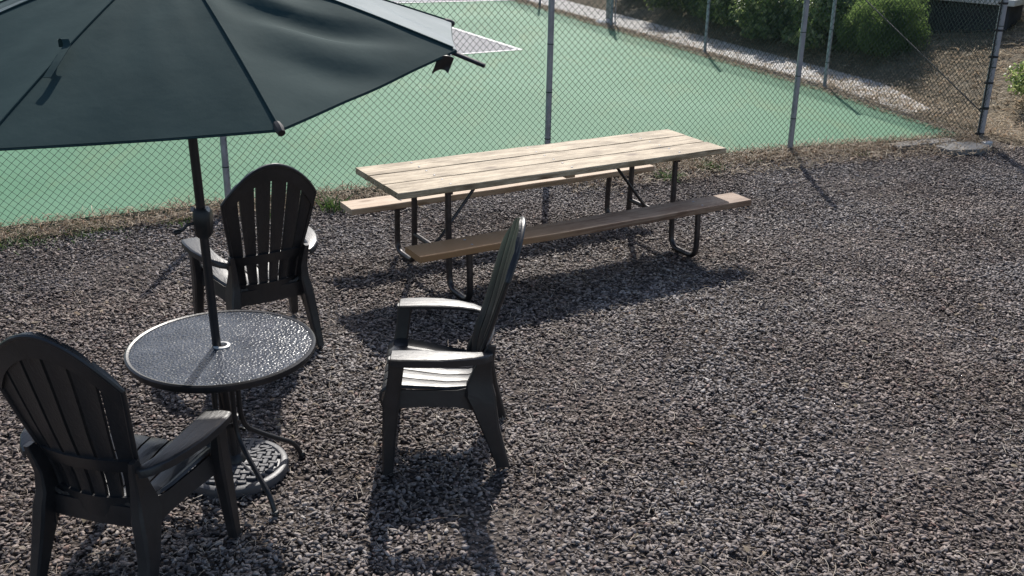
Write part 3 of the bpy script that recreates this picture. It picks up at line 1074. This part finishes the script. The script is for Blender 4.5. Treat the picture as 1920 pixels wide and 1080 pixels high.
TR = .0205
for sx in (-1, 1):
    X = sx * .915
    for sy in (-1, 1):
        b = MB()
        b.tube(fillet([(X, sy * .255, TOPZ - TH - .002), (X, sy * .262, .30), (X, sy * .275, .022), (X, sy * .56, .022), (X, sy * (BO + .02), .25), (X, sy * (BO + .01), BH - BTH - .002)], .085, 6), TR, 12)
        b.build('leg', M['tube'], PT)
    b = MB(); b.box((X, 0, TOPZ - TH - .016), (.036, TW - .10, .028)); b.build('top_bracket', M['tube'], PT, bevel=.003)
    for sy in (-1, 1):
        b = MB(); b.box((X, sy * BO, BH - BTH - .008), (.05, BW - .04, .012)); b.build('bench_bracket', M['tube'], PT, bevel=.002)
    b = MB(); b.tube([(X, -.262, .235), (X, .262, .235)], TR * .85, 10); b.build('cross_bar', M['tube'], PT)
    b = MB(); b.tube([(X - sx * .01, 0, .235), (X - sx * .06, 0, .27), (sx * .52, 0, TOPZ - TH - .02), (sx * .47, 0, TOPZ - TH - .008)], .0115, 8); b.build('brace', M['tube'], PT)
bolt_me = None
for X in (-.915, 0, .915):
    spots = [(yb + o_, TOPZ) for yb in (-(bw + .008), 0, bw + .008) for o_ in (-.06, .06)]
    if X: spots += [(sy * BO + o_, BH) for sy in (-1, 1) for o_ in (-.05, .05)]
    for (y_, z_) in spots:
        if bolt_me is None:
            b = MB(); b.lathe([(.0085, -.004), (.0085, .0012), (.006, .0032), (.001, .0036)], 12); bo = b.build('bolt', M['galv'], PT); bolt_me = bo.data
        else:
            bo = bpy.data.objects.new('bolt', bolt_me); COL.objects.link(bo); bo.parent = PT
        bo.location = (X, y_, z_)
b = MB(); b.box((0, 0, TOPZ - TH - .018), (.07, TW - .12, .036)); b.build('cleat', M['wood_bench'], PT, bevel=.003)


# ------------------------------------------------------------------ resin chairs
def interp(t, pts):
    ts = [p[0] for p in pts]
    return [float(np.interp(t, ts, [p[i] for p in pts])) for i in range(1, len(pts[0]))]


# back surface: z -> (y, half width)
BACK = [(.285, -.185, .155), (.38, -.190, .168), (.46, -.200, .180), (.52, -.214, .190), (.60, -.240, .205), (.70, -.268, .224), (.82, -.296, .246), (.93, -.322, .263), (1.02, -.345, .270), (1.14, -.372, .274)]
CURV = .05


def back_pt(u, z, dy=0.0):
    y, hw = interp(z, BACK)
    return Vector((u * hw, y + CURV * u * u * float(np.interp(z, [.3, .5, .75, 1.0], [.7, 1.0, .75, .45])) + dy, z))


def back_top(u):
    return 1.125 - .20 * abs(u) ** 1.9


def make_chair(name):
    root = empty(name)
    res, grain = M['resin'], M['resin_grain']
    # backrest: three bands carrying six slats
    b = MB()
    th = .014

    def band(z0f, z1f, n_=18, extra=0.0):
        grid = []
        for i in range(n_ + 1):
            u = -1 + 2 * i / n_
            row = []
            for j in range(5):
                f_ = j / 4
                za, zb_ = z0f(u), z1f(u)
                row.append(back_pt(u, za + (zb_ - za) * f_, -.010 - extra))
            grid.append(row)
        b.sheet(grid, .012)
    band(lambda u: .285, lambda u: .405)
    band(lambda u: .535 - .012 * u * u, lambda u: .592 - .012 * u * u)
    band(lambda u: back_top(u) - .095, lambda u: back_top(u) - .012)
    # side rims
    for s in (-1, 1):
        b.tube([back_pt(s * .995, z, -.008) for z in np.linspace(.29, back_top(1) - .005, 14)], .0105, 8)
    # rolled rim along the arch
    b.tube([back_pt(u, back_top(u) - .010, -.010) for u in np.linspace(-1, 1, 26)], .0105, 8)
    back = b.build('backrest', res, root)
    ns = 6
    for k_ in range(ns):
        ua, ub = -1 + 2 * k_ / ns, -1 + 2 * (k_ + 1) / ns
        gz = 22
        grid = []
        for i in range(6):
            f_ = i / 5
            row = []
            for j in range(gz + 1):
                t = j / gz
                um = ua + (ub - ua) * f_
                zt = back_top(um) - .004
                z = .29 + (zt - .29) * t
                y, hw = interp(z, BACK)
                gap = .0052 / hw
                u = (ua + gap) + (ub - ua - 2 * gap) * f_
                bulge = .004 * (1 - (2 * f_ - 1) ** 2)
                row.append(back_pt(u, z, bulge))
            grid.append(row)
        s_ = MB(); s_.sheet(grid, th)
        s_.build('slat', grain, back)
    # seat: frame and five slats
    SEAT = [(.252, .300), (.262, .345), (.255, .378), (.232, .396), (.17, .398), (.08, .388), (-.03, .372), (-.13, .366), (-.185, .376)]
    def seat_hw(y): return float(np.interp(y, [-.19, -.07, .12, .26], [.180, .216, .250, .258]))
    b = MB()
    for (i0, i1) in ((0, 3), (7, 8)):
        grid = []
        for i in range(15):
            u = -1 + 2 * i / 14
            row = []
            for (y, z) in SEAT[i0:i1 + 1]:
                row.append(Vector((u * seat_hw(y), y, z - .006 + .022 * max(0, abs(u) - .72) / .28)))
            grid.append(row)
        b.sheet(grid, .010)
    for s in (-1, 1):
        grid = []
        for i in range(4):
            u = s * (.84 + .16 * i / 3)
            grid.append([Vector((u * seat_hw(y), y, z + .024 * (i / 3) ** 1.5 - .004)) for (y, z) in SEAT[1:]])
        b.sheet(grid, .012)
        # side skirt
        grid = []
        for y, z, dp in [(.245, .372, .075), (.17, .402, .085), (.05, .392, .075), (-.08, .380, .08), (-.16, .388, .12), (-.195, .40, .16)]:
            hw = seat_hw(y)
            grid.append([Vector((s * (hw + .004 + .012 * f_), y, z - dp * f_)) for f_ in (0, .33, .66, 1)])
        b.sheet(grid, .012)
    seat = b.build('seat', res, root)
    nsl = 5
    for k_ in range(nsl):
        ua, ub = (-1 + 2 * k_ / nsl) * .86, (-1 + 2 * (k_ + 1) / nsl) * .86
        grid = []
        for i in range(5):
            f_ = i / 4
            row = []
            for (y, z) in SEAT[2:]:
                hw = seat_hw(y); gap = .0055 / hw
                u = ua + gap + (ub - ua - 2 * gap) * f_
                row.append(Vector((u * hw, y, z + .003 * (1 - (2 * f_ - 1) ** 2) - .012 * (1 - u * u) * max(0, 1 - abs(y - .03) / .2))))
            grid.append(row)
        s_ = MB(); s_.sheet(grid, .011)
        s_.build('slat', grain, seat)
    for s in (-1, 1):
        # arm: paddle lofted from front to back
        secs = []
        #      y     xc    half   z     drop
        for (y, xc, hw, z, dp) in [(.207, .303, .047, .592, .024), (.203, .303, .053, .596, .030), (.17, .306, .057, .597, .034), (.10, .309, .058, .598, .036),
                                   (.0, .308, .055, .596, .036), (-.08, .300, .046, .592, .036), (-.16, .281, .036, .585, .034), (-.215, .250, .027, .576, .034), (-.240, .222, .022, .570, .032)]:
            ring = [(-hw, -.5 * dp), (-hw, -.006), (-hw + .007, -.0005), (-hw + .013, 0), (0, .0005), (hw - .013, 0), (hw - .007, -.0005), (hw, -.006), (hw, -dp), (hw - .012, -dp), (hw - .012, -.016), (-hw + .012, -.016), (-hw + .012, -.5 * dp)]
            if s < 0:
                ring = [(-x, z_) for x, z_ in ring]
            secs.append([Vector((s * xc + x, y, z + z_)) for x, z_ in ring])
        a_ = MB(); a_.loft(secs)
        a_.build('arm', grain, root)
        # front leg : arm front to ground, channel like taper
        l_ = MB()
        secs = []
        for (z, x, y, hx, hy) in [(0.0, .298, .236, .021, .024), (.12, .292, .228, .024, .029), (.27, .284, .219, .028, .034), (.36, .281, .212, .030, .037), (.42, .288, .200, .026, .034), (.50, .298, .188, .021, .033), (.582, .304, .180, .020, .036)]:
            secs.append(rrect(s * x, y, hx, hy, z, .35))
        l_.loft(secs)
        l_.build('leg', res, root)
        # rear leg : from the side of the backrest, splayed back
        l_ = MB()
        secs = []
        for (z, x, y, hx, hy) in [(0.0, .240, -.292, .020, .030), (.10, .233, -.262, .023, .036), (.20, .226, -.230, .026, .044), (.29, .216, -.205, .028, .056), (.35, .208, -.188, .028, .068), (.40, .200, -.182, .024, .060), (.48, .200, -.196, .018, .040), (.56, .210, -.222, .014, .028), (.60, .216, -.236, .011, .020)]:
            secs.append(rrect(s * x, y, hx, hy, z, .35))
        l_.loft(secs)
        l_.build('leg', res, root)
    # rear apron between the legs under the backrest
    b = MB()
    b.sheet([[Vector((x, -.185 - .012 * (1 - abs(x) / .2), z)) for z in (.285, .325, .37)] for x in np.linspace(-.20, .20, 9)], .012)
    b.build('rear_apron', res, root)
    return root


def place(o, x, y, face, label):
    # local +Y is the facing direction
    o.location = (x, y, 0.012)
    o.rotation_euler = (0, 0, face - math.pi / 2)
    o['label'] = label; o['category'] = 'chair'; o['group'] = 'slatted resin chairs round the patio table'


ch = make_chair('resin_armchair')
place(ch, -0.33, 4.457, 3.184, 'dark slatted resin armchair seen side on, right of the glass table')
c2 = copy_tree(ch)
place(c2, -1.475, 3.50, 1.31, 'dark slatted resin armchair in the left foreground, seen from behind')
c3 = copy_tree(ch)
place(c3, -1.470, 5.65, 2.15, 'dark slatted resin armchair behind the glass table, facing the fence')


# ------------------------------------------------------------------ patio table
PX, PY = -1.232, 4.065
pt = tag(empty('patio_table', (PX, PY, 0)), 'round glass topped patio table with black rim and bent tube legs', 'table')
HP, RT = .672, .390
b = MB(); b.lathe([(RT - .016, HP - .012), (RT - .004, HP - .014), (RT + .004, HP - .004), (RT + .003, HP + .006), (RT - .006, HP + .010), (RT - .014, HP + .006), (RT - .016, HP + .0045), (RT - .016, HP - .012)], 72, close=False)
b = MB(); b.lathe([(RT - .016, HP - .026), (RT - .002, HP - .026), (RT + .005, HP - .014), (RT + .004, HP + .003), (RT - .004, HP + .008), (RT - .014, HP + .005), (RT - .017, HP - .006)], 72, close=True); b.build('rim', M['black_metal'], pt)
b = MB(); b.lathe([(.026, HP - .0035), (RT - .012, HP - .0035), (RT - .012, HP + .0025), (.026, HP + .0025)], 72, close=True); b.build('glass_top', M['glass'], pt)
b = MB(); b.lathe([(.0235, HP - .01), (.036, HP + .003), (.036, HP + .007), (.030, HP + .009), (.0235, HP + .009)], 32, close=True); b.build('hole_ring', M['white_plastic'], pt)
for k_ in range(4):
    a = R(-47 + 90 * k_)
    ca, sa = math.cos(a), math.sin(a)
    path = [(.33, HP - .030), (.10, HP - .034), (.058, HP - .075), (.056, .34), (.075, .255), (.20, .16), (.315, .085), (.352, .004)]
    b = MB(); b.tube(fillet([(ca * r_, sa * r_, z) for r_, z in path], .06, 5), .0115, 10); b.build('leg', M['black_metal'], pt)
    b = MB(); b.lathe([(.0125, 0), (.016, .002), (.016, .018), (.012, .024)], 12, (ca * .352, sa * .352, 0)); b.build('foot_cap', M['dark_plastic'], pt)
for z in (.30, .56):
    b = MB(); b.lathe([(.040, z), (.046, z), (.046, z + .022), (.040, z + .022)], 28, close=True); b.build('ring_brace', M['black_metal'], pt)


# ------------------------------------------------------------------ umbrella and its base
UB = Vector((-1.25, 4.17, 0.0))
LEAN = Vector((-0.005, -0.120, 1.0))


def axis(z):
    # pole line: base sleeve, through the table hole, then steeper lean
    return UB + Vector((LEAN.x * z, -.155 * min(z, .68) - 0.045 * max(0, z - .68), z))


ub = tag(empty('umbrella_base', (UB.x, UB.y, 0)), 'round black umbrella base with woven pattern under the table', 'umbrella base')
b = MB(); b.lathe([(.235, 0.0), (.238, .022), (.232, .036), (.222, .041), (.205, .040), (.198, .033), (.12, .047), (.055, .058)], 56); b.build('disc', M['base_resin'], ub)
b = MB(); b.lathe([(.052, .05), (.048, .075), (.030, .095), (.027, .26), (.030, .265), (.030, .285), (.021, .287)], 28); b.build('sleeve', M['black_metal'], ub)
b = MB(); b.tube([(.02, 0, .22), (.055, 0, .22)], .006, 8); b.tube([(.055, -.016, .22), (.055, .016, .22)], .008, 8); b.build('thumb_screw', M['dark_plastic'], ub)
# woven relief strips: basket weave in the annulus, joined as one part
b = MB()
cell = .034
for i in range(-7, 8):
    for j in range(-7, 8):
        cx, cy = i * cell, j * cell
        rr_ = math.hypot(cx, cy)
        if .075 < rr_ < .186 and min(abs(cx - cy), abs(cx + cy)) > .022:
            z = .056 - .115 * (rr_ - .055) + .000
            if (i + j) % 2:
                s_ = (cell * 1.30, cell * .62, .012)
            else:
                s_ = (cell * .62, cell * 1.30, .012)
            b.box((cx, cy, z), s_)
wv = b.build('weave', M['base_resin'], ub, bevel=.003, seg=1); wv['kind'] = 'stuff'
for a in (R(45), R(135)):
    for s in (-1, 1):
        b = MB()
        d = Vector((math.cos(a), math.sin(a), 0)) * s
        b.tube([d * .05 + Vector((0, 0, .058)), d * .19 + Vector((0, 0, .042))], .008, 8)
        b.build('spoke', M['base_resin'], ub)

um = tag(empty('patio_umbrella', UB), 'dark green market umbrella with one panel coloured as if sunlit and one torn rib pocket', 'umbrella')
TOPA = axis(2.30)


def ul(p):
    return Vector(p) - UB


b = MB(); b.tube([ul(axis(z)) for z in (.06, .35, .68, 1.0, 1.4, 1.8, 2.1, 2.29)], .0185, 16); pole = b.build('pole', M['black_metal'], um)
# crank housing
hc = axis(1.235)
b = MB(); b.loft([rrect(ul(hc).x + .004, ul(hc).y, hx, hy, ul(hc).z + z, .3) for z, hx, hy in [(-.062, .022, .024), (-.05, .031, .030), (.0, .034, .034), (.045, .033, .033), (.062, .024, .024)]])
hous = b.build('crank_housing', M['dark_plastic'], um)
b = MB(); b.tube([ul(hc) + Vector(q) for q in [(-.03, -.02, .0), (-.052, -.03, -.002), (-.068, -.032, -.020), (-.082, -.034, -.030)]], .0065, 8)
b.tube([ul(hc) + Vector(q) for q in [(-.082, -.034, -.030), (-.104, -.040, -.034)]], .011, 10)
b.build('crank_handle', M['dark_plastic'], hous)
for sx in (-1, 1):
    b = MB(); b.lathe([(.001, -.010), (.008, -.009), (.010, 0), (.007, .008), (.001, .010)], 12, (ul(hc).x + sx * .030, ul(hc).y - .012, ul(hc).z + .058)); b.build('screw', M['white_plastic'] if sx > 0 else M['galv'], hous)

NR = 8
ZR = 1.914
RC = axis(ZR)
PH0 = R(-58.77)
RIB_R = [1.125] * NR
TILT = Vector((0.0, .077, 0))           # rim dips toward the camera


def rim(k_, r_):
    a = PH0 + 2 * math.pi * k_ / NR
    d = Vector((math.cos(a), math.sin(a), 0))
    d.z = TILT.dot(d)
    return RC + d * r_


TIPS = {0: (-.045, 0), 1: (.06, .055), 2: (.02, .01), 7: (0, -.02)}
rt = [1.125 + TIPS.get(k_, (0, 0))[0] for k_ in range(NR)]
fabric_r = list(rt)
fabric_r[1] = rt[1] - .105              # the torn pocket: cloth has slipped up its rib
canopy_root = None


def rib_pt(k_, t, drop=0.0):
    """t 0 at the top hub .. 1 at the tip; ribs bow slightly"""
    tip = rim(k_, rt[k_]); tip.z += TIPS.get(k_, (0, 0))[1]
    p = TOPA.lerp(tip, t)
    p.z += .018 * math.sin(math.pi * t) - drop
    return p


first = None
gwr = np.random.default_rng(5)
for k_ in range(NR):
    k2 = (k_ + 1) % NR
    ta_, tb2 = fabric_r[k_] / rt[k_], fabric_r[k2] / rt[k2]
    nu, nv = 34, 22
    grid = []
    for i in range(nu + 1):
        t = .04 + .96 * i / nu
        pa, pb_ = rib_pt(k_, t * ta_, .0), rib_pt(k2, t * tb2, .0)
        row = []
        for j in range(nv + 1):
            s = j / nv
            p = pa.lerp(pb_, s)
            ww = math.sin(math.pi * s)
            p.z -= .012 * ww * t * (.4 + .6 * t)                       # sag between ribs
            inward = (TOPA - p); inward.z = 0
            if inward.length > 1e-4:
                p += inward.normalized() * (.02 if k_ == 0 else .006 if k_ == 1 else .035) * ww * t ** 3          # scalloped hem
            # tension wrinkles
            wr = math.sin(9.5 * s + 5.5 * t + 1.7 * k_) * math.sin(3.1 * t + .8 * k_) * .006
            wr += math.sin(23 * (s - .55 * t) + 2.3 * k_) * .0018 * t
            if k_ in (0, 1):
                slack = (.046 if k_ == 0 else .014) * ww * t
                side = s if k_ == 0 else 1 - s
                fold = math.sin(17 * (t * .95 - side * .62) + .6)
                wr += slack * math.copysign(abs(fold) ** .7, fold) * (.25 + .75 * side)
                wr += .25 * slack * math.sin(41 * (t * .8 - side * .5) + 1.9) * side * side
            p.z += wr * ww ** .5 * (1 - .93 * t ** 5)
            row.append(p)
        grid.append(row)
    b = MB(); b.sheet([[ul(p) for p in row] for row in grid], .0022)
    pn = b.build('canopy_panel', M['fabric_sun_glare'] if k_ == 1 else M['fabric'], um)  # far right panel takes the cloth with painted sun glare
    if k_ == 1: pn['label'] = 'pale grey panel with sun glare in its colour'
    # seam along the rib
    b = MB(); b.tube([ul(rib_pt(k_, .04 + (ta_ - .05) * q, -.004)) for q in np.linspace(0, 1, 14)], .0036, 6); b.build('seam', M['fabric'], pn)
    # hem
    b = MB(); b.tube([ul(p) - Vector((0, 0, .004)) for p in grid[-1]], .0035, 6); b.build('hem', M['fabric'], pn)
    # rib below the cloth
    b = MB(); b.tube([ul(rib_pt(k_, q, .014)) for q in np.linspace(.03, 1.0, 16)], .0085, 8)
    rb_ = b.build('rib', M['black_metal'], um)
    mid = rib_pt(k_, .52, .02)
    b = MB(); b.tube([ul(axis(1.93)), ul(mid)], .006, 6); b.build('strut', M['black_metal'], rb_)
    # pocket at the corner
    if k_ != 1:
        tip = rib_pt(k_, ta_, .004)
        d = (rib_pt(k_, 1) - rib_pt(k_, .9)).normalized()
        b = MB(); b.tube([ul(tip - d * .035), ul(tip - d * .01), ul(tip + d * .012)], [.012, .016, .012], 8); b.build('rib_pocket', M['dark_plastic'], um)
# torn pocket hanging by the bare rib
tp = rib_pt(1, fabric_r[1] / rt[1], .0)
b = MB()
g = []
for i in range(6):
    row = []
    for j in range(6):
        row.append(ul(tp) + Vector((-.062 + .056 * j / 5 - .004 * i, -.045 - .012 * math.sin(j * .7 + i * .5), -.022 - .052 * i / 5 + .012 * math.sin(j / 5 * 3.1))))
    g.append(row)
b.sheet(g, .004); b.build('torn_pocket', M['dark_plastic'], um)
# top hub, finial, runner
b = MB(); b.lathe([(.030, -.035), (.040, -.02), (.040, .0), (.018, .012), (.012, .03), (.020, .045), (.014, .07), (.002, .082)], 20, tuple(ul(TOPA))); b.build('finial', M['black_metal'], um)
b = MB(); b.lathe([(.022, -.03), (.034, -.025), (.034, .02), (.022, .028)], 18, tuple(ul(axis(1.93)))); b.build('runner', M['dark_plastic'], um)
# vent cap panels at the crown
b = MB()
vs = [ul(TOPA) + Vector((0, 0, .012))]
for k_ in range(NR):
    vs.append(ul(rib_pt(k_, .20, -.022)))
b.add(vs, [(0, 1 + k_, 1 + (k_ + 1) % NR) for k_ in range(NR)])
b.build('vent_cap', M['fabric'], um, smooth=False)
# tie strap hanging off the left rib
kl = NR - 1
q0 = ul(rib_pt(kl, .60, -.006))
b = MB()
pth = [q0 + Vector(v) for v in [(-.012, .01, .004), (-.006, -.004, .030), (.008, -.012, .034), (.018, -.022, .014), (.014, -.06, -.004), (.010, -.11, -.030), (.0, -.16, -.062)]]
g = [[p + Vector((-.011, 0, 0)), p, p + Vector((.011, .003, 0))] for p in fillet(pth, .03, 3)]
b.sheet(g, .002); b.build('tie_strap', M['fabric'], um)
